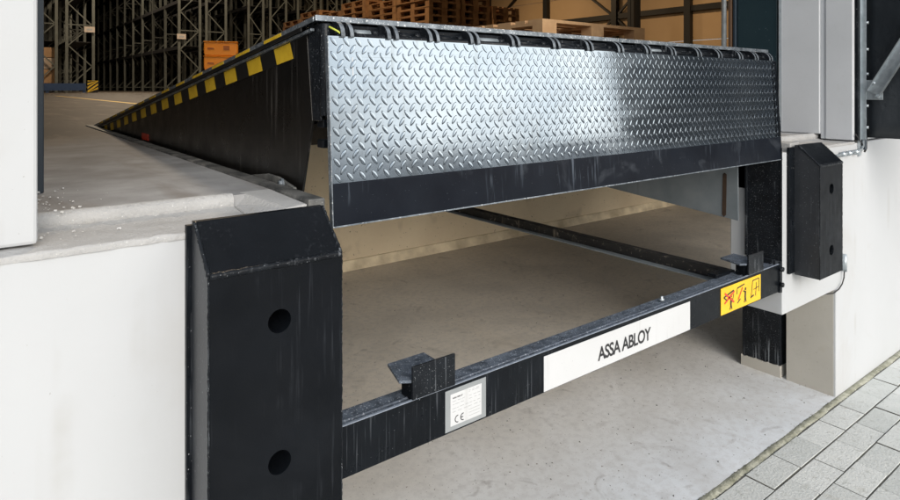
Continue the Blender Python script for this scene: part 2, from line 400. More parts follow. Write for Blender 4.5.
# ================================================================== DOCK WALL
wall = thing('dock_wall', 'white rendered dock wall with grey concrete door jambs around the loading bay', 'wall', (0, 0, 0))
m = MB(); m.prism([(-1.4, -.25), (LOWL, -.25), (LOWL, .499), (XL-.002, .499), (XL-.002, 1.163), (-1.4, 1.163)], 'y', 0, .22); m.box(-7, 0, -.25, -4.2, .22, 1.163); m.box(-4.2, .0, 1.0, -1.4, .22, 1.163); m.build('wall_panel', M['render'], wall, .004)  # low gap out of view, added to let daylight into the pit
m = MB(); m.prism([(4.7, -.25), (LOWR, -.25), (LOWR, .499), (XR+.002, .499), (XR+.002, 1.165), (4.7, 1.165)], 'y', 0, .22); m.box(7.0, 0, -.25, 11, .22, 1.165); m.box(4.7, 0, 1.0, 7.0, .22, 1.165); m.build('wall_panel', M['render'], wall, .004)  # second unseen gap added on this side to brighten the pit
m = MB(); m.box(LOWR-.003, .010, -.05, LOWR-.001, .219, .497); m.build('pillar_face', M['pillar'], wall)
# worn ledges in front of the door, both sides
def ledge(x0, x1):
    mm = MB(); mm.smooth = True; nx, ny = max(8, int((x1-x0)/.012)), 16
    ys = [-.002, -.003, .0, .004] + [.004+(.171-.004)*k/(ny-4) for k in range(1, ny-3)]
    vs = []
    for i in range(nx+1):
        x = x0+(x1-x0)*i/nx
        r = random.uniform(-1, 1)
        for j, yy in enumerate(ys):
            z = 1.160 if j == 0 else 1.169+.0015*r if j == 1 else 1.172+.0012*random.uniform(-1, 1)
            if j >= 2: z += .0012*random.uniform(-1, 1) + (.006*max(0, (yy-.13)/.04) if yy > .13 else 0)
            vs.append((x, yy+(.0015*r if j < 3 else 0), z))
    n = len(ys)
    mm.add(vs, [(i*n+j, (i+1)*n+j, (i+1)*n+j+1, i*n+j+1) for i in range(nx) for j in range(n-1)])
    # ragged riser up to the floor
    vs = []
    for i in range(nx+1):
        x = x0+(x1-x0)*i/nx
        r = random.uniform(-1, 1)
        vs += [(x, .171, 1.17), (x, .166+.002*r, 1.176), (x, .164+.003*r, 1.193), (x, .174+.003*r, 1.2035), (x, .200+.004*r, 1.2012)]
    mm.add(vs, [(i*5+j, (i+1)*5+j, (i+1)*5+j+1, i*5+j+1) for i in range(nx) for j in range(4)])
    return mm
ledge(-1.2, .446).build('ledge', M['ledge'], wall)
ledge(2.78, JX+.02).build('ledge', M['ledge'], wall)
m = MB()   # raised concrete nib beside the pit angle, sloped flank
m.add([(.540,-.002,1.10),(.540,-.002,1.197),(.500,-.002,1.194),(.445,-.002,1.168),(.445,-.002,1.10),
       (.540,.20,1.10),(.540,.20,1.2015),(.470,.20,1.2010),(.45,.20,1.175),(.445,.20,1.10)],
      [(0,1,2,3,4),(9,8,7,6,5),(0,5,6,1),(1,6,7,2),(2,7,8,3),(3,8,9,4)])
m.build('nib', M['ledge'], wall, .003)
m = MB(); m.box(2.70, 0, 1.10, 2.785, .2, 1.2012); m.build('nib', M['ledge'], wall, .003)
m = MB(); m.box(-7, .04, 1.176, .084, .34, 6.5); m.build('door_jamb', M['render'], wall, .006)
m = MB(); m.box(JX, 0, 1.178, 3.46, .122, 6.5); m.build('door_jamb', M['jamb'], wall, .004)
m = MB(); m.box(JX+.006, .122, 1.178, 3.46, .146, 6.5); m.box(JX-.004, .146, 1.202, 3.46, .335, 6.5); m.build('door_jamb', M['jamb'], wall, .004)
m = MB(); m.box(3.46, 0.002, 1.174, 11, .34, 6.5); m.build('upper_wall', M['render'], wall, .004)
m = MB(); m.box(.084, .04, 4.3, JX-.004, .34, 6.5); m.build('lintel', M['jamb'], wall, .004)
m = MB(); m.box(-7, .04, 6.5, 11, .5, 9.5); m.build('parapet', M['render'], wall)

# chips of broken plaster by the jamb
ch = MB()
for i in range(60):
    t = random.random()
    x = .09+abs(random.gauss(0, .05)); yy = random.uniform(.05, .50)
    z = 1.175 if yy < .165 else 1.2025
    sz = random.choice([.0008, .001, .001, .0015, .002, .003])
    rot = Euler((random.random()*.5, random.random()*.5, random.random()*3)).to_matrix()
    vs = [rot @ Vector((random.uniform(.6, 1)*sz*sx, random.uniform(.5, 1)*sz*sy, sz*.5*sz_)) + Vector((x, yy, z+sz*.3)) for sx in (-1, 1) for sy in (-1, 1) for sz_ in (-1, 1)]
    ch.add(vs, [(0,1,3,2),(4,6,7,5),(0,4,5,1),(2,3,7,6),(0,2,6,4),(1,5,7,3)])
tag(ch.build('plaster_chips', M['foam']), 'white chips of plaster lying on the concrete beside the left door jamb', 'debris', kind='stuff')
gr = MB()
for i in range(900):
    x, yy = random.uniform(.6, 5.5), abs(random.gauss(.3, .9))
    if yy > 3: continue
    sz = random.choice([.0015, .002, .002, .003, .005])
    vs = [(x+random.uniform(-1, 1)*sz, yy+random.uniform(-1, 1)*sz, .0) for _ in range(3)] + [(x, yy, sz)]
    gr.add(vs, [(0,1,3),(1,2,3),(2,0,3)])
tag(gr.build('gravel_crumbs', M['ground']), 'dark crumbs of grit scattered over the concrete floor under the leveller', 'grit', kind='stuff')

# steel angle round the pit edge
an = thing('pit_edge_angle', 'worn dark steel angle lining the left edge of the leveller pit', 'steel edge', (XL, 0, 1.2))
m = MB(); m.box(.541, -.006, 1.188, XL, 3.16, 1.2055); m.build('top_flange', M['angle'], an, .003)
m = MB(); m.box(XL-.010, -.006, 1.06, XL, 3.16, 1.188); m.build('side_flange', M['angle'], an, .001)
m = MB(); m.tube([(.508,-.006,1.176),(.535,-.007,1.179),(.560,-.007,1.176),(.5675,-.007,1.160),(.568,-.007,1.10)], .0125, 14); m.build('foam_seal', M['foam'], an)
an2 = thing('pit_edge_angle', 'steel angle lining the right edge of the leveller pit beside the black post', 'steel edge', (XR, 0, 1.2))
m = MB(); m.box(XR+.002, .15, 1.188, 2.70, 3.16, 1.2055); m.build('top_flange', M['angle'], an2, .002)
m = MB(); m.box(XR+.002, .15, 1.0, XR+.010, 3.16, 1.188); m.build('side_flange', M['angle'], an2, .001)

# pit interior walls
pw = thing('pit_wall', 'brown concrete back wall of the pit under the raised leveller', 'wall', (0, PITD, 0))
m = MB(); m.box(-6, PITD, -.1, 9.5, 3.3, .998); m.build('wall_face', M['pit_wall'], pw)
m = MB(); m.prism([(PITD-.045, .002), (PITD-.012, .075), (PITD+.01, .078), (PITD+.01, .002)], 'x', -6, 9.5); m.build('base_fillet', M['pit_fillet'], pw)
m = MB(); m.box(-6, .25, -.1, -5.9, PITD, .998); m.box(9.4, .25, -.1, 9.5, PITD, .998); m.build('end_wall', M['pit_wall'], pw)

# black steel posts and lower pillar cladding at the right of the opening
po = thing('steel_post', 'black scuffed steel channel post beside the right end of the cross beam', 'post', (XR, 0, .5))
m = MB(); m.box(XR-.006, .0, .595, XR+.0015, .145, 1.186); m.build('web', M['blackwet'], po, .001)
m = MB(); m.box(XR-.010, -.004, .595, XR-.0065, .004, 1.186); m.box(XR-.016, .138, .72, XR-.0065, .147, 1.186); m.build('flange', M['blackwet'], po, .001)
po = thing('steel_post', 'dark wet steel column standing on a concrete foot behind the right pillar', 'post', (LOWR, .34, 0))
m = MB(); m.box(LOWR-.002, .246, .02, LOWR+.12, .44, 1.0); m.build('column', M['blackwet'], po, .002)
m = MB(); nn = 22; ys = [.246+.196*i/nn for i in range(nn+1)]
top = [.055-.12*(y_-.246)*.2+random.choice([-.004, -.002, 0, .001, .003]) for y_ in ys]
m.prism([(.244, -.01)]+[(ys[i], top[i]) for i in range(nn+1)]+[(.442, -.01)], 'x', LOWR-.010, LOWR+.13); m.build('concrete_foot', M['pillar'], po)

# ================================================================== DOOR GUIDES
dg = thing('door_guide', 'dark slate vertical door guide behind the left white jamb', 'door guide', (.12, .42, ZF))
m = MB(); m.box(.02, .455, 1.2, .124, .512, 4.6); m.build('guide_channel', M['slate'], dg, .003)
dg = thing('door_guide', 'dark blue-green door frame panel with galvanised strip beside the right concrete jamb', 'door guide', (JX, .45, ZF))
m = MB(); m.box(JX-.006, .352, 1.2, 3.46, .565, 4.6); m.build('side_panel', M['navy'], dg, .003)
m = MB(); m.box(JX-.012, .336, 1.2, JX+.05, .343, 4.6); m.build('edge_strip', M['galv'], dg, .001)
m = MB(); m.box(JX-.02, .570, 1.2, JX+.1, .583, 4.6); m.build('rear_flange', M['slate'], dg, .002)
m = MB(); m.box(JX-.03, .590, 1.2, JX+.03, .606, 4.6); m.build('seal_strip', M['brown'], dg, .001)
m = MB(); m.tube([(JX-.03,.63,1.2),(JX-.03,.63,4.6)], .014, 16); m.build('track', M['galv'], dg)

# ================================================================== DOCK LEVELLER
SL = (1.588-1.20)/(3.18-.065)
def dz(yy): return 1.20 + SL*(3.18-yy)
LX0, LX1 = .600, 2.629
lev = thing('dock_leveller', 'raised black dock leveller with hanging diamond plate lip', 'dock leveller', ((LX0+LX1)/2, 1.6, 1.2))
def lozenges(mb, x0, x1, t0, t1, fn, px_=.0305, py_=.0325, L=.0135, W=.0050, H=.0015, lod=1):
    mb.smooth = True
    K = 10
    ny = int((t1-t0)/py_*2)+2; nx = int((x1-x0)/px_)+2
    for j in range(ny):
        for i in range(nx):
            cx = x0 + .010 + i*px_ + (px_/2 if j % 2 else 0); cy = t0 + .008 + j*py_/2
            if cx > x1-.005 or cy > t1-.004: continue
            ang = R(54) if j % 2 == 0 else R(126)
            ca, sa = math.cos(ang), math.sin(ang)
            vs = []
            for sc, hh in ((1, 0), (.84, H*.85), (.66, H)):
                for k in range(K):
                    th = 2*math.pi*k/K
                    u = math.cos(th)*L*sc; vv = math.sin(th)*W*sc*(1-.35*abs(math.cos(th))**3)
                    X_ = cx+u*ca-vv*sa; Y_ = cy+u*sa+vv*ca
                    vs.append(fn(min(max(X_, x0), x1), min(max(Y_, t0), t1), hh))
            fs = [(r_*K+k, r_*K+(k+1) % K, (r_+1)*K+(k+1) % K, (r_+1)*K+k) for r_ in range(2) for k in range(K)] + [tuple(range(2*K, 3*K))]
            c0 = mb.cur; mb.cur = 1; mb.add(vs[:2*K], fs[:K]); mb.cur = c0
            mb.add(vs[K:], [tuple(q-K for q in f_) for f_ in fs[K:]])
    mb.smooth = False
# deck plate
m = MB(); A, B_ = .065, 3.16
m.add([(x, yy, dz(yy)-d) for x in (LX0-.012, LX1) for yy in (A, B_) for d in (0, .009)], [(0,2,3,1),(4,5,7,6),(0,4,6,2),(1,3,7,5),(0,1,5,4),(2,6,7,3)])
m.cur = 0
lozenges(m, LX0-.010, LX1-.002, A, B_, lambda x, t, hgt: (x, t, dz(t)+hgt-.0001), L=.0135, W=.0045, H=.0025)
m.build('deck', [M['tread'], M['rim_shade']], lev)
# front edge trim, bright and worn
m = MB(); m.box(LX0-.014, .057, 1.5785, LX1+.002, .0645, 1.5915); mm_ = m.build('deck_edge', M['edge'], lev, .0015)
# side edge trim (two thin rails) + hazard stripe on its flank
def sloped(mb, x0, x1, y0, y1, d0, d1):
    mb.add([(x, yy, dz(yy)-d) for x in (x0, x1) for yy in (y0, y1) for d in (d0, d1)], [(0,2,3,1),(4,5,7,6),(0,4,6,2),(1,3,7,5),(0,1,5,4),(2,6,7,3)])
m = MB(); sloped(m, LX0-.016, LX0-.0125, .066, 3.14, -.001, .010); sloped(m, LX0-.010, LX0-.001, .09, 3.14, .0195, .026)
m.build('edge_rail', M['edge'], lev, .001)
m = MB(); sloped(m, LX0-.0165, LX0-.0125, .13, 3.05, .0102, .019)
m.build('edge_seal', M['tape_black'], lev)
k = 0
while .24+.215*k < 2.9:
    m = MB(); sloped(m, LX0-.0172, LX0-.0166, .24+.215*k, .35+.215*k, .0012, .0095); k += 1
    m.build('edge_stripe', M['yellow'], lev)
# side plates (toe guards)
def guard(x0, x1, name, mat):
    mm = MB()
    poly = [(.135, dz(.135)-.0095), (.104, 1.36), (.158, 1.195), (.155, .868), (3.0, 1.10), (3.13, dz(3.13)-.012)]
    mm.prism(poly, 'x', x0, x1); return mm.build(name, mat, lev, .001)
gd = guard(LX0, LX0+.006, 'side_plate', M['guard'])
m = MB(); sloped(m, LX0-.0012, LX0-.0004, .20, 2.95, .0268, .070); m.build('hazard_tape', M['tape_black'], gd)
k = 0
while .212+.196*k < 2.8:
    m = MB()
    y0 = .212+.196*k; y1 = y0+.100; sh = .010
    m.add([(LX0-.0018, y0+sh, dz(y0+sh)-.0272), (LX0-.0018, y1+sh, dz(y1+sh)-.0272), (LX0-.0018, y1-sh, dz(y1-sh)-.0685), (LX0-.0018, y0-sh, dz(y0-sh)-.0685)], [(0,1,2,3)]); k += 1
    m.build('hazard_stripe', M['yellow'], gd)
m = MB(); m.box(LX0-.0022, 1.73, 1.203, LX0-.0012, 1.86, 1.232); m.build('red_reflector', flat('red_reflector', (.45, .03, .01), .4), gd)
gd2 = guard(2.572, 2.578, 'side_plate', M['greyplate']); gd2['label'] = 'dark steel right side plate with a rusty slot, coloured grey as if lit'  # same dark plate as the left; light on it painted as grey
m = MB(); m.prism([(.218, .875), (.208, .885), (.205, 1.06), (.215, 1.066), (.222, 1.06), (.226, .885)], 'x', 2.5700, 2.5715); m.build('slot', M['rust'], gd2)
# front header
m = MB(); m.box(LX0+.006, .060, 1.375, LX1-.01, .100, 1.574); m.build('front_header', M['black'], lev, .004)
m = MB(); m.tube([(LX0+.012,.062,1.372),(LX0+.012,.062,1.574)], .012, 14); m.box(LX0+.002, .066, 1.36, LX0+.008, .13, 1.575); m.build('corner_post', M['blackwet'], lev, .002)
for zz in (1.345, 1.30):
    m = MB(); m.box(LX0+.010, .07, zz, LX0+.20, .10, zz+.018); m.build('cross_rib', M['black'], lev, .002)
# under-deck longitudinal stiffeners
for xx in (.95, 1.3, 1.65, 2.0, 2.35):
    m = MB(); m.add([(x, yy, z) for x in (xx-.004, xx+.004) for yy, z in ((.101, dz(.101)-.01), (.101, dz(.101)-.13), (3.1, dz(3.1)-.05), (3.1, dz(3.1)-.01))], [(0,1,2,3),(7,6,5,4),(0,4,5,1),(1,5,6,2),(2,6,7,3),(3,7,4,0)])
    m.build('stiffener', M['black'], lev)
# hinge: rod, bearing tubes, lug discs
m = MB(); m.tube([(LX0+.03, .040, 1.546), (LX1-.02, .040, 1.546)], .0105, 16); m.build('hinge_rod', M['black'], lev)
LUGS = [.628, .745, .862, .990, 1.132, 1.290, 1.435, 1.580, 1.726, 1.867, 2.027, 2.167, 2.318, 2.440, 2.560]
def lug(x0, x1, mat, edge, r=.034, cy=.053, cz=1.545):
    mm = MB(); n = 18
    poly = [(cy + .012, cz-.004)] + [(cy + r*math.cos(a)*1.0, cz + r*math.sin(a)) for a in [R(184)-R(160)*i/n for i in range(n+1)]] + [(cy+.012, cz)]
    nP = len(poly)
    vs = [(x, u, v) for x in (x0, x1) for u, v in poly]
    mm.add(vs, [tuple(range(nP))[::-1], tuple(range(nP, 2*nP))]); 
    mm.cur = 1; mm.smooth = True
    mm.add(vs, [(i, (i+1) % nP, nP+(i+1) % nP, nP+i) for i in range(nP)])
    o = mm.build('hinge_lug', [mat, edge], lev); return o
for x in LUGS:
    lug(x, x+.010, M['blackwet'], M['lugedge']); lug(x+.022, x+.031, M['blackwet'], M['lugedge'])
for i, x in enumerate(LUGS[:-1]):
    x2 = LUGS[i+1]
    m = MB(); m.tube([(x+.046, .044, 1.553), (x2-.034, .044, 1.553)], .0105, 16); m.build('bearing_tube', M['greyplate'] if i in (0, 3, 8) else M['black'], lev)
    m = MB(); m.tube([(x2-.030, .036, 1.556), (x2-.018, .036, 1.556)], [.007, .007], 6); m.build('weld_nut', M['blackwet'], lev)
# lip
ty, tz, by, bz = .025, 1.545, 0.0, 1.139
LL = math.hypot(ty-by, tz-bz); sv = Vector((0, by-ty, bz-tz))/LL; nv = Vector((0, -(tz-bz), (ty-by)))/LL  # outward toward -Y, slightly up
def lp(x, s_, hgt): return tuple(Vector((x, ty, tz)) + sv*s_ + nv*hgt)
SP = LL*(1.545-1.2305)/(1.545-1.139)
m = MB()
def slab(mb, s0, s1, h0, h1, xa=LX0, xb=LX1, sub=1):
    mb.add([lp(x, s_, hh) for x in (xa, xb) for s_ in (s0, s1) for hh in (h0, h1)], [(0,2,3,1),(4,5,7,6),(0,4,6,2),(1,3,7,5),(0,1,5,4),(2,6,7,3)])
slab(m, 0, SP, -.012, 0)
lozenges(m, LX0+.002, LX1-.002, .003, SP-.001, lambda x, t, hgt: lp(x, t, hgt-.0001))
lip = m.build('lip', [M['tread'], M['rim_shade']], lev)
m = MB(); slab(m, SP, LL, -.012, .0008); m.build('nosing', M['lipblack'], lip, .0008)
m = MB(); slab(m, LL-.0022, LL+.0012, -.0125, .0014, LX0-.001, LX1+.001); m.build('bottom_edge', M['edge'], lip, .0005)
m = MB(); slab(m, .0, LL, -.0125, .0016, LX0-.0022, LX0-.0003); m.build('side_edge', M['edge'], lip, .0004)
m = MB()
for xx in (LX1-.040, LX1-.022, LX1-.008): slab(m, .004, SP-.004, .0, .0022, xx, xx+.005)
m.build('edge_bead', M['black'], lip)
m = MB(); slab(m, .045, .085, .0002, .0007, .6555, .6575); m.build('chalk_mark', M['white'], lip)
# small hose by left corner (yellow-green)
m = MB(); m.tube([(LX0+.012, .045, 1.566), (LX0+.025, .030, 1.556), (LX0+.036, .022, 1.545)], .0022, 8); m.build('tie', flat('lime_tie', (.55, .6, .08), .5), lev)
# catch plate with bolt beside the pit edge
m = MB(); m.prism([(.46, 1.18), (.46, 1.200), (.33, 1.218), (.26, 1.218), (.165, 1.204), (.16, 1.18)], 'x', .582, .590); cp = m.build('catch_plate', M['angle'], lev, .0015)
m = MB(); m.tube([(.572, .225, 1.206), (.582, .225, 1.206)], .009, 6); m.tube([(.578, .225, 1.206), (.5815, .225, 1.206)], .013, 16); m.build('bolt', M['lugedge'], cp)

# frame rail running back into the pit
fr = thing('frame_rail', 'dark chipped steel rail running from the cross beam back into the pit', 'rail', (2.45, 1.6, .64))
m = MB(); m.box(2.424, .115, .646, 2.470, 3.16, .688); 
m.build('rail_tube', surf('chipped_rail_paint', (.012, .012, .013), (.02, .02, .02), 6, .5, bumps=(80, .001, .4), blotch=((.34, .30, .25), 60, .60, .8), streak=((.4, .34, .26), .8, 30, .62)), fr, .002)
m = MB(); m.box(2.392, .117, .640, 2.470, 3.16, .6455); m.build('bottom_flange', M['greyplate'], fr, .001)

# ================================================================== CROSS BEAM
bm_ = thing('cross_beam', 'black steel cross beam with a white lettered plate spanning the pit opening', 'beam', (1.6, .03, .6))
BX0, BX1 = XL-.02, XR-.018
m = MB(); m.box(BX0, 0, .602, BX1, .006, .713); m.box(BX0, .006, .602, BX1, .070, .608); m.box(BX0, .066, .608, BX1, .072, .702)
m.build('beam_web', M['black'], bm_, .0012)
m = MB(); m.box(BX0, .0062, .702, BX1, .074, .707); m.build('top_flange', M['dusty'], bm_, .001)
m = MB(); m.box(BX0, -.0012, .7135, BX1, .0055, .7155); m.build('top_edge', surf('worn_blue_grey_edge', (.30, .34, .40), (.18, .21, .26), 60, .45, bumps=None), bm_, .0006)
m = MB(); m.tube([(BX0, .026, .7085), (BX1, .026, .7085)], .0035, 8); m.build('weld_line', M['dusty'], bm_)
m = MB(); m.box(BX0-.004, -.002, .602, BX0+.010, .08, .72); m.build('end_plate', M['black'], bm_, .001)
m = MB(); m.box(BX1-.010, -.006, .598, BX1+.004, .09, .726); m.build('end_plate', M['blackwet'], bm_, .002)
for zz in (.695, .632):
    m = MB(); m.tube([(BX1-.004, -.016, zz), (BX1-.004, -.004, zz)], .010, 6); m.build('end_bolt', M['blackwet'], bm_)
# lip supports
def support(x0, x1):
    sp = MB(); sp.box(x0, -.004, .7157, x1, .002, .792); f_ = sp.build('lip_support', M['blackwet'], bm_, .0015)
    sp = MB(); sp.prism([(x0-.022, .020), (x0+.004, .0035), (x1-.012, .0035), (x1-.012, .112), (x0+.004, .112)], 'z', .752, .759)
    sp.build('rest_plate', M['dusty'], f_, .001)
    sp = MB(); sp.box(x0+.004, .0035, .7095, x1-.02, .050, .7515); sp.build('pedestal', M['black'], f_, .0015)
    return f_
support(.798, .922)
s2 = support(2.345, 2.462)
m = MB(); m.box(2.23, .062, .7095, 2.335, .10, .722); m.build('gusset', M['black'], bm_, .002)
m = MB(); m.tube([(1.849, .045, .708), (1.849, .045, .727)], .005, 8); m.tube([(1.849, .045, .712), (1.849, .045, .719)], .010, 6); m.build('bolt', M['galv'], bm_)
# white lettered plate
m = MB(); m.box(1.230, -.0022, .605, 1.945, -.0004, .7015); np_ = m.build('name_plate', M['white'], bm_, .0004)
text('ASSA ABLOY', 'lettering', .262, .0415, (1.456, -.0029, .6275), M['ink'], np_, bold=.022)
# rating plate
m = MB(); m.box(.893, -.0026, .6075, 1.021, -.0004, .7065); rp = m.build('rating_plate', M['silver'], bm_, .0004)
m = MB(); m.box(.908, -.0030, .6185, 1.006, -.0027, .6955); m.build('print_field', M['white'], rp)
text('ASSA ABLOY', 'lettering', .032, .0035, (.914, -.0034, .6835), M['ink'], rp, bold=.03)
m = MB()
random.seed(3)
for rI, zz in enumerate((.6900, .6865, .6765, .6690, .6590, .6510)):
    x = .965 if rI < 2 else .914
    while x < 1.000:
        l_ = random.uniform(.004, .013)
        if .955 < x < .962: x = .965
        m.box(x, -.0033, zz, min(x+l_, 1.002), -.0031, zz+.0011); x += l_+random.uniform(.002, .007)
for zz in (.6425, .6350, .6270):
    m.box(.965, -.0033, zz, 1.0, -.0031, zz+.0009)
m.build('fine_print', M['inkgrey'], rp)
m = MB()
def arcstrip(cx, cz, r, a0, a1, wd, n=12, yy=-.0034):
    vs = []
    for i in range(n+1):
        a = a0+(a1-a0)*i/n
        for rr in (r-wd/2, r+wd/2): vs.append((cx+rr*math.cos(a), yy, cz+rr*math.sin(a)))
    m.add(vs, [(2*i, 2*i+1, 2*i+3, 2*i+2) for i in range(n)])
arcstrip(.930, .632, .0080, R(80), R(280), .0022); arcstrip(.947, .632, .0080, R(80), R(280), .0022)
m.box(.939, -.0035, .6310, .947, -.0033, .6330)
m.build('ce_mark', M['ink'], rp)
# warning sticker with three pictograms
m = MB(); m.box(2.147, -.0022, .6065, 2.442, -.0004, .7035); ws = m.build('warning_sticker', M['stickery'], bm_, .0003)
def strips(lst, mat, name, wd=.005, yy=-.003):
    mm = MB()
    for p in lst:
        (x0, z0), (x1, z1) = p[0], p[1]; w_ = p[2] if len(p) > 2 else wd
        d = Vector((x1-x0, z1-z0)); 
        if d.length < 1e-5: continue
        d.normalize(); nx, nz = -d.y*w_/2, d.x*w_/2
        mm.add([(x0+nx, yy, z0+nz), (x1+nx, yy, z1+nz), (x1-nx, yy, z1-nz), (x0-nx, yy, z0-nz)], [(0,1,2,3)])
    return mm.build(name, mat, ws)
def figure(cx, z0, s_=1):
    return [((cx, z0+.018), (cx+.002, z0+.042), .011), ((cx, z0+.018), (cx-.006, z0), .006), ((cx+.002, z0+.018), (cx+.008, z0), .006), ((cx+.002, z0+.038), (cx-.014, z0+.046), .005), ((cx+.002, z0+.045), (cx+.003, z0+.055), .010)]
L1 = figure(2.215, .615)+[((2.165, .668), (2.235, .682), .006), ((2.165, .668), (2.185, .655), .005), ((2.225, .640), (2.236, .668), .004)]
L2 = figure(2.320, .620)+[((2.262, .684), (2.315, .690), .005), ((2.262, .684), (2.258, .662), .004), ((2.285, .640), (2.262, .628), .005)]
L3 = [((2.365, .625), (2.378, .690), .004), ((2.378, .690), (2.425, .692), .004), ((2.400, .628), (2.408, .680), .004), ((2.425, .640), (2.428, .692), .004), ((2.362, .628), (2.386, .634), .006), ((2.385, .655), (2.425, .660), .003)]
strips(L1+L2+L3, M['ink'], 'pictogram')
strips([((2.170, .645), (2.240, .678), .007), ((2.172, .682), (2.238, .638), .007), ((2.268, .640), (2.300, .680), .006)], M['redink'], 'red_cross', yy=-.0034)

# ================================================================== BUMPERS
def bumper(x0, wd, label, backl, backr, zb=.655):
    x1 = x0+wd
    t = thing('dock_bumper', label, 'dock bumper', ((x0+x1)/2, 0, .9), 'dock bumpers on either side of the pit')
    m = MB(); poly = [(-.110, zb), (-.110, 1.117), (-.026, 1.194), (-.0125, 1.194), (-.0125, zb)]
    # body with two bored holes: front face built as a grid with round openings
    zc = (.759, 1.0135); xc = (x0+x1)/2; r = .0215; n = 24
    m.cur = 0
    def V(x, z): return (x, -.110, z)
    bands = [(zb, .8865, zc[0]), (.8865, 1.117, zc[1])]
    for z0, z1, c in bands:
        ring = [(xc+r*math.cos(2*math.pi*k/n), c+r*math.sin(2*math.pi*k/n)) for k in range(n)]
        def outer(a):
            dx, dz_ = math.cos(a), math.sin(a)
            tx = ((x1 if dx > 0 else x0)-xc)/dx if abs(dx) > 1e-9 else 1e9
            tz_ = ((z1 if dz_ > 0 else z0)-c)/dz_ if abs(dz_) > 1e-9 else 1e9
            tt = min(tx, tz_); return (xc+dx*tt, c+dz_*tt)
        angs = sorted(set([2*math.pi*k/n for k in range(n)] + [math.atan2(zz-c, xx-xc) % (2*math.pi) for xx in (x0, x1) for zz in (z0, z1)]))
        vi = [V(*outer(a)) for a in angs] + [V(xc+r*math.cos(a), c+r*math.sin(a)) for a in angs]
        q = len(angs)
        m.add(vi, [(i, (i+1) % q, q+(i+1) % q, q+i) for i in range(q)])
        m.cur = 0; m.smooth = True
        vi = [(xc+rr*math.cos(a), yy, c+rr*math.sin(a)) for rr, yy in ((r, -.110), (r, -.04)) for a in angs]
        m.add(vi, [(i, (i+1) % q, q+(i+1) % q, q+i) for i in range(q)]); m.smooth = False
        m.cur = 1; m.add([(xc+r*math.cos(a), -.04, c+r*math.sin(a)) for a in angs], [tuple(range(q))]); m.cur = 0
    m.add([(x0,-.110,1.117),(x1,-.110,1.117),(x1,-.026,1.194),(x0,-.026,1.194),(x1,-.0125,1.194),(x0,-.0125,1.194),(x1,-.0125,zb),(x0,-.0125,zb),(x0,-.110,zb),(x1,-.110,zb)],
          [(0,1,2,3),(3,2,4,5),(5,4,6,7),(7,6,9,8)])
    m.cur = 2
    m.add([(x, u, v) for x in (x0, x1) for u, v in poly], [(0,1,2,3,4),(9,8,7,6,5)])
    m.build('bumper_block', [M['rubber'], M['hole'], M['rubber_side']], t)
    # weld beads along the edges
    def bead(p, q, name='weld_bead', rr=.0038):
        p, q = Vector(p), Vector(q); n_ = max(8, int((q-p).length/.004)); ps = []; rs = []
        for i in range(n_+1):
            ps.append(p.lerp(q, i/n_)+Vector((random.uniform(-1, 1), random.uniform(-1, 1), random.uniform(-1, 1)))*.0006); rs.append(rr*random.uniform(.86, 1.12))
        mm = MB(); mm.tube(ps, rs, 8); return mm.build(name, M['blackwet'], t)
    bead((x0+.002, -.1085, 1.115), (x1-.002, -.1085, 1.115), rr=.0062); bead((x0+.001, -.109, 1.117), (x0+.001, -.027, 1.193)); bead((x1-.001, -.109, 1.117), (x1-.001, -.027, 1.193), rr=.003)
    bead((x1-.0005, -.1095, zb), (x1-.0005, -.1095, 1.117), rr=.0014); bead((x0+.0005, -.1095, zb), (x0+.0005, -.1095, 1.117), rr=.0016)
    m = MB(); m.box(x0-backl, -.012, zb+.008, x1+backr, -.0005, 1.186); m.build('backing_plate', M['black'], t, .001)
    for c in zc:
        m = MB(); m.tube([(xc, -.0405, c), (xc, -.055, c)], .012, 6); m.build('fixing_bolt', M['black'], t)
    return t
bumper(.312, .250, 'large black steel faced dock bumper on the left of the cross beam', .009, .002, .640)
bumper(2.712, .224, 'smaller looking black dock bumper on the right white wall block below the shelter', .045, -.004)

# ================================================================== DOCK SHELTER (right side)
sh = thing('dock_shelter', 'black fabric dock shelter side with galvanised folding arm right of the door', 'dock shelter', (3.47, 0, 1.2))
m = MB(); NY, NZ = 24, 40; SX = 3.475
vs = []
for i in range(NY+1):
    for j in range(NZ+1):
        yy = -1.45*i/NY; zz = 1.188+3.2*j/NZ
        bulge = .012*math.sin(i*.55+j*.31)+.010*math.sin(i*.9-j*.5)+.012*math.sin(j*.8)*math.sin(math.pi*i/NY)
        vs.append((SX+.01+bulge*min(1, i/3), yy-.002, zz))
m.smooth = True
m.add(vs, [(i*(NZ+1)+j, (i+1)*(NZ+1)+j, (i+1)*(NZ+1)+j+1, i*(NZ+1)+j+1) for i in range(NY) for j in range(NZ)])
o = m.build('side_curtain', M['fabric'], sh); sf = o.modifiers.new('solid', 'SOLIDIFY'); sf.thickness = .003; sf.offset = 1
m = MB(); m.box(3.380, -.014, 1.178, 3.412, -.0005, 4.5); m.build('fixing_rail', M['black'], sh, .001)
m = MB(); m.box(3.415, -.010, 1.10, 3.438, -.0005, 4.5); m.box(3.4385, -.030, 1.18, 3.4425, -.0005, 4.5); m.build('wall_profile', M['galv'], sh, .001)
m = MB(); m.box(3.4445, -.024, 1.13, 3.468, -.0008, 4.5); m.build('wall_profile', M['slate'], sh, .001)
for zz in (1.24, 1.345, 1.50, 1.62, 1.75, 1.90, 2.1):
    m = MB(); m.tube([(3.436, -.038, zz), (3.436, -.0302, zz)] if False else [(3.452, -.036, zz), (3.452, -.024, zz)], .008, 6); m.build('bolt', M['galv'], sh)
m = MB(); m.box(3.446, -.098, 1.375, 3.450, -.028, 1.470); br = m.build('arm_bracket', M['galv'], sh, .001)
m = MB()
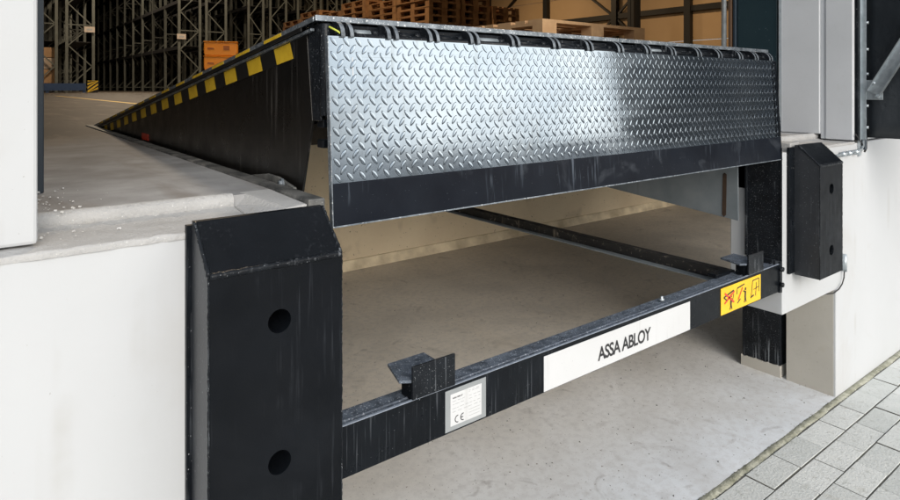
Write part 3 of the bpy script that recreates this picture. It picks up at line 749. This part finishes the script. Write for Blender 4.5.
p, q = Vector((3.44, -.062, 1.405)), Vector((3.44, -.70, 2.54)); d = (q-p).normalized(); nrm = Vector((0, -d.z, d.y))
hw = .030
m.add([tuple(c + nrm*a + Vector((x, 0, 0))) for c in (p, q) for a in (-hw, hw) for x in (-.002, .001)], [(0,1,3,2),(4,6,7,5),(0,4,5,1),(2,3,7,6),(1,5,7,3),(0,2,6,4)])
for sgn in (-1, 1):
    a0 = sgn*hw; a1 = sgn*(hw-.004)
    m.add([tuple(c + nrm*a + Vector((x, 0, 0))) for c in (p, q) for a in (a0, a1) for x in (-.020, -.0021)], [(0,1,3,2),(4,6,7,5),(0,4,5,1),(2,3,7,6),(1,5,7,3),(0,2,6,4)])
m.build('folding_arm', M['galv'], sh)
m = MB(); m.tube([(3.436, -.062, 1.455), (3.446, -.062, 1.455)], .008, 6); m.tube([(3.436, -.078, 1.392), (3.446, -.078, 1.392)], .010, 6); m.build('pivot_bolt', M['galv'], br)

# cable, conduit and clips by the right bumper
cd = thing('conduit', 'thin galvanised conduit and black cable below the right bumper', 'conduit', (3.2, 0, .55))
m = MB(); m.tube([(3.225, -.014, .655), (3.225, -.014, .575)], .0095, 12); m.build('pipe', M['galv'], cd)
m = MB(); m.box(3.205, -.020, .628, 3.245, -.0005, .640); m.build('clip', M['galv'], cd, .001)
m = MB(); m.tube([(3.225, -.013, .58), (3.222, -.012, .545), (3.205, -.011, .520), (3.17, -.010, .502), (3.12, -.006, .492), (3.05, .03, .490)], .0030, 8); m.build('cable', M['cable'], cd)
cd = thing('conduit', 'short galvanised conduit elbows on the ledge above the right bumper', 'conduit', (3.3, 0, 1.14))
m = MB(); m.tube([(3.05, -.016, 1.118), (3.30, -.016, 1.128), (3.42, -.016, 1.132), (3.445, -.016, 1.15), (3.447, -.016, 1.20)], .006, 10); m.build('pipe', M['greyplate'], cd)
for xx in (3.19, 3.26, 3.345):
    m = MB(); m.tube([(xx, -.016, 1.124), (xx+.03, -.016, 1.125)], .012, 10); m.build('coupling', M['galv'], cd)
m = MB(); m.tube([(3.47, -.02, 1.20), (3.47, -.02, 1.135), (3.455, -.018, 1.12)], .005, 8); m.tube([(3.36,-.012,1.21),(3.40,-.014,1.18),(3.43,-.016,1.165),(3.45,-.016,1.14)], .0025, 6); m.build('cable', M['cable'], cd)

# ================================================================== WAREHOUSE SHELL
wh = thing('warehouse_wall', 'tan clad warehouse side wall with black steel columns and bracing seen behind the leveller', 'wall', (30, 25, 1.2))
m = MB(); m.box(30, .5, 1.2, 30.2, 75, 3.9); m.build('wall_base', M['clad'], wh)
m = MB()
for i in range(5): m.box(30.02, .5, 3.93+i*1.6, 30.2, 75, 3.9+(i+1)*1.6)
m.build('cladding', M['clad'], wh)
cy = [12.3, 17.0, 21.7, 27.2, 33]
for i, yy in enumerate(cy):
    m = MB(); m.box(29.7, yy-.18, 1.2, 29.99, yy+.18, 11.5); m.build('column', M['column'], wh)
m = MB(); m.box(29.80, .6, 5.45, 29.98, 60, 5.75); m.build('rail_beam', M['column'], wh)
for i in range(len(cy)-1):
    m = MB()
    if i % 2 == 0:
        m.bar((29.85, cy[i]+.2, 5.7), (29.85, cy[i+1]-.2, 9.5), .12, .12); m.bar((29.85, cy[i]+.2, 5.4), (29.85, cy[i+1]-.2, 1.5), .12, .12)
    else:
        m.bar((29.85, cy[i+1]-.2, 5.7), (29.85, cy[i]+.2, 9.5), .12, .12); m.bar((29.85, cy[i+1]-.2, 5.4), (29.85, cy[i]+.2, 1.5), .12, .12)
    m.build('brace', M['column'], wh)
fc = thing('steel_column', 'thick black free standing roof column in front of the tan wall', 'column', (27.6, 18.8, 1.2))
m = MB(); m.box(27.35, 18.78, 1.2, 27.95, 18.81, 11.5); m.box(27.35, 18.6, 1.2, 27.4, 19.0, 11.5); m.box(27.9, 18.6, 1.2, 27.95, 19.0, 11.5); m.build('shaft', M['column'], fc)
m = MB(); m.box(27.2, 18.5, 1.2, 28.1, 19.1, 1.6); m.build('base_plate', M['column'], fc)
bw = thing('warehouse_wall', 'dark far wall of the warehouse behind the pallet racks', 'wall', (10, 72, 1.2))
m = MB(); m.box(-12, 72, 1.2, 30, 72.3, 11.5); m.build('wall_face', M['darkwall'], bw)
lw = thing('warehouse_wall', 'dark left wall of the warehouse beyond the racks', 'wall', (-11, 30, 1.2))
m = MB(); m.box(-11.3, .5, 1.2, -11, 72, 11.5); m.build('wall_face', M['darkwall'], lw)
rf = thing('warehouse_roof', 'grey warehouse roof high over the racks and pallets', 'roof', (10, 36, 11.5))
m = MB(); m.box(-11.3, .04, 11.5, 30.2, 72.3, 11.7); m.build('roof_deck', M['roof'], rf)
m = MB(); m.box(-11.3, .51, 6.5, 30, .6, 11.5); m.box(11, .36, 1.2, 30, .6, 11.5); m.build('gable', M['darkwall'], rf)
# unseen area lights added to brighten the interior, as from high-bay lamps
FILL_LIGHTS = [(4.5, 9, 110), (5.5, 27, 110), (14, 12, 60), (24, 14, 85), (24, 26, 85), (6.0, 38, 70), (12, 26, 50)]
for i, (x, yy, e) in enumerate(FILL_LIGHTS):
    ld = bpy.data.lights.new('warehouse_fill_light', 'AREA'); ld.energy = e*6.5; ld.size = 1.2; ld.color = (1, .70, .40) if x > 20 else (1, .80, .58)
    lo = bpy.data.objects.new('warehouse_fill_light', ld); COL.objects.link(lo); lo.location = (x, yy, 9.6)

# ================================================================== RACKS
RY, NB_, BAY = 31.6, 11, 2.8
def rack_row(x0, x1, label, n=NB_, dense=True):
    t = thing('pallet_rack', label, 'rack', (x0, RY, ZF), 'pallet racks in the warehouse')
    H = 9.5
    for k in range(n):
        yy = RY+k*BAY
        m = MB()
        for x in (x0+.05, x1-.05): m.box(x-.06, yy-.04, ZF, x+.06, yy+.04, ZF+H)
        z = ZF+.25; s_ = 0
        m.bar((x0+.1, yy, z), (x1-.1, yy, z), .05, .05)
        while z+.95 < ZF+H:
            a, b_ = (x0+.1, x1-.1) if s_ % 2 == 0 else (x1-.1, x0+.1)
            m.bar((a, yy, z), (b_, yy, z+.95), .05, .05)
            if s_ % 3 == 2: m.bar((x0+.1, yy, z+.95), (x1-.1, yy, z+.95), .05, .05)
            z += .95; s_ += 1
        m.build('upright_frame', M['rack'], t)
    for zz in (3.35, 5.65, 7.95, 10.2):
        for x in (x0, x1-.05):
            m = MB(); m.box(x-.002, RY-.03, zz, x+.052, RY+BAY*(n-1)+.03, zz+.16); m.build('load_beam', M['rackbeam'], t)
        m = MB(); m.box(x0+.06, RY+.1, zz+.165, x1-.06, RY+BAY*(n-1), zz+.19); m.build('shelf_deck', M['rackbeam'], t)
    return t
rows_ = [(1.90, 3.0, 'pallet rack at the far left, behind the left door jamb'),
         (3.30, 4.45, 'pallet rack with a blue foot guard and striped end post'),
         (8.10, 9.20, 'pallet rack right of the aisle carrying a pale sign, left of the orange crates'),
         (9.42, 10.5, 'pallet rack standing behind the orange crates'),
         (11.6, 12.5, 'pallet rack just right of the orange crates, above the deck edge'),
         (12.8, 13.8, 'second pallet rack right of the orange crates'),
         (14.4, 15.5, 'third pallet rack right of the orange crates, over the deck corner'),
         (15.8, 16.9, 'pallet rack furthest right, above the reddish pallet stacks'),
         (17.6, 18.7, 'pallet rack behind the far end of the pallet stacks'),
         (19.0, 20.1, 'pallet rack mostly hidden behind the pallet stacks')]
for i, (a, b_, l) in enumerate(rows_): rack_row(a, b_, l, NB_ if i < 4 else 5)
# foot guard + striped protector
gd_ = thing('rack_guard', 'low dark blue guard rail at the foot of the left racks', 'guard rail', (3, RY-.5, ZF))
m = MB(); m.box(2.30, RY-.62, ZF+.10, 4.02, RY-.52, ZF+.42); m.build('rail', M['bluesteel'], gd_)
for x in (2.5, 3.9):
    m = MB(); m.box(x, RY-.60, ZF, x+.12, RY-.53, ZF+.1); m.build('foot', M['bluesteel'], gd_)
def protector(x, yy, label, hgt=.55, wd=.42):
    t = thing('rack_protector', label, 'rack protector', (x, yy, ZF))
    m = MB(); m.box(x, yy, ZF, x+wd, yy+.1, ZF+hgt); o = m.build('post', M['tape_black'], t)
    m = MB()
    for k in range(-1, 4):
        z = ZF+k*hgt/3.2
        pts = [(x, z), (x+wd, z+wd*.8), (x+wd, z+wd*.8+.09), (x, z+.09)]
        pts = [(a, min(max(c_, ZF), ZF+hgt)) for a, c_ in pts]
        m.add([(a, yy-.006, c_) for a, c_ in pts], [(0,1,2,3)])
    m.build('stripes', M['yellow'], o)
protector(4.09, RY-.6, 'black and yellow striped rack protector at the end of the blue guard')
protector(7.95, RY-9.0, 'small striped protector post low beside the leveller edge', .5, .35)
# pale aisle signs
def sign(x, yy, z, label):
    t = thing('aisle_sign', label, 'sign', (x, yy, z))
    m = MB(); m.box(x, yy, z, x+.42, yy+.02, z+.26); o = m.build('board', M['signw'], t)
    m = MB(); m.box(x+.10, yy-.006, z+.09, x+.32, yy-.004, z+.17); m.build('print', M['inkgrey'], o)
sign(4.02, RY-.15, 3.97, 'pale sign board on the end of the left rack by the aisle')
sign(8.02, RY-.15, 3.85, 'pale sign board on the rack end left of the orange crates')
sign(10.45, RY-.15, 3.55, 'pale sign board on the rack just right of the orange crates')
# wrapped cartons in left rack
for i, (z, wd, hh, mt, lb) in enumerate([(1.62, .58, .62, 'carton', 'brown carton lowest in the far left rack'), (2.26, .60, .50, 'wrap', 'wrapped carton second up in the far left rack'), (2.78, .54, .45, 'carton', 'brown carton topmost in the far left rack')]):
    m = MB(); m.box(2.36, RY+.15, z, 2.36+wd, RY+.9, z+hh); tag(m.build('carton', M[mt], None, .02), lb, 'carton')

# orange crates
def crate(x, yy, z, rz, label):
    t = thing('orange_crate', label, 'crate', (x, yy, z), 'orange crates stacked on the warehouse floor', rz)
    t['_loc'] = (0, 0, 0)
    m = MB(); W2, D2, H2 = .30, .20, .262
    m.prism([(-W2+.02, 0), (W2-.02, 0), (W2, .05), (W2, H2-.02), (W2-.02, H2), (-W2+.02, H2), (-W2, H2-.02), (-W2, .05)], 'y', -D2, D2)
    b0 = m.build('crate_body', M['orange'], t, .012)
    m = MB(); m.box(.05, -D2-.004, .11, .16, -D2-.001, .19); m.box(.07, -D2-.005, .12, .14, -D2-.0041, .125); m.build('emblem', M['orangedark'], b0)
    m = MB(); m.prism([(-.24, .12), (-.11, .125), (-.13, .15), (-.23, .155)], 'y', -D2-.004, -D2-.001); m.build('mark', M['orangedark'], b0)
    m = MB(); m.box(-W2-.006, -D2-.008, H2-.002, W2+.006, D2+.008, H2+.010); m.build('rim', M['orange'], b0, .005)
    return t
CX, CY = 3.80, 11.0
lbs = ['orange crate at the bottom of its stack on the floor', 'orange crate second from the bottom of its stack', 'orange crate just under the topmost one beside the leveller', 'topmost orange crate of the stack behind the leveller edge']
for k in range(4): crate(CX, CY, ZF+k*.280, R(-21), lbs[k])
pt_ = thing('crate_dolly', 'low dark dolly under the orange crates', 'dolly', (CX, CY, ZF))
bpy.data.objects.remove(pt_)

# ================================================================== PALLETS
def pallet_mesh():
    m = MB(); L, W = 1.2, .8      # length along Y, width along X
    for x in (0, .1775, .3275+.0, .4825, .6575+.0):   # top deck boards run along the length
        pass
    for x, wd in ((0, .145), (.1775, .10), (.3275, .145), (.5225, .10), (.655, .145)):
        m.box(x, 0, .122, x+wd, L, .144)
    for yy in (0, .5275, 1.055):
        m.box(0, yy, .100, W, yy+.145, .1218)
        for x, wd in ((0, .10), (.3275, .145), (.70, .10)): m.box(x, yy, .022, x+wd, yy+.145, .0998)
    for x, wd in ((0, .10), (.3275, .145), (.70, .10)): m.box(x, 0, 0, x+wd, L, .0218)
    return m
pal0 = thing('wooden_pallet', 'brown wooden pallet in the tall stacks beyond the leveller', 'pallet', (0, 0, 0), 'wooden pallets in tall stacks')
pallet_mesh().build('pallet_boards', M['wood'], pal0)
first = True
def put(x, yy, z, rz):
    global first
    if first: pal0.location = (x, yy, z); pal0.rotation_euler = (0, 0, rz); first = False; return pal0
    return dup(pal0, (x, yy, z), rz)
random.seed(11)
stacks = [(7.3, 9.0, 16), (8.17, 9.03, 16), (9.03, 9.0, 14), (7.32, 10.27, 15), (7.28, 11.52, 16), (7.31, 12.80, 15), (7.3, 14.05, 16), (7.33, 15.3, 15)]
for x, yy, n in stacks:
    for k in range(n):
        put(x+random.uniform(-.012, .012), yy+random.uniform(-.012, .012), ZF+k*.1445, R(random.uniform(-.5, .5)))
# pale stack nearer, right of the leveller: 1.2 m side along X
palL = thing('wooden_pallet', 'pale wooden pallet in the short stack behind the deck edge', 'pallet', (0, 0, 0), 'pale wooden pallets in a short stack')
pallet_mesh().build('pallet_boards', M['woodlight'], palL)
PX, PY = 4.39, 1.88
for k in range(5):
    o = palL if k == 0 else dup(palL, (0, 0, 0))
    o.location = (PX+random.uniform(-.008, .008), PY+random.uniform(-.008, .008), ZF+k*.1445); o.rotation_euler = (0, 0, R(90+random.uniform(-.4, .4)))
    if k == 4: o['label'] = 'topmost pale wooden pallet of the short stack behind the deck edge'; del o['group']

# drop helper properties
for o in bpy.data.objects:
    if '_loc' in o: del o['_loc']
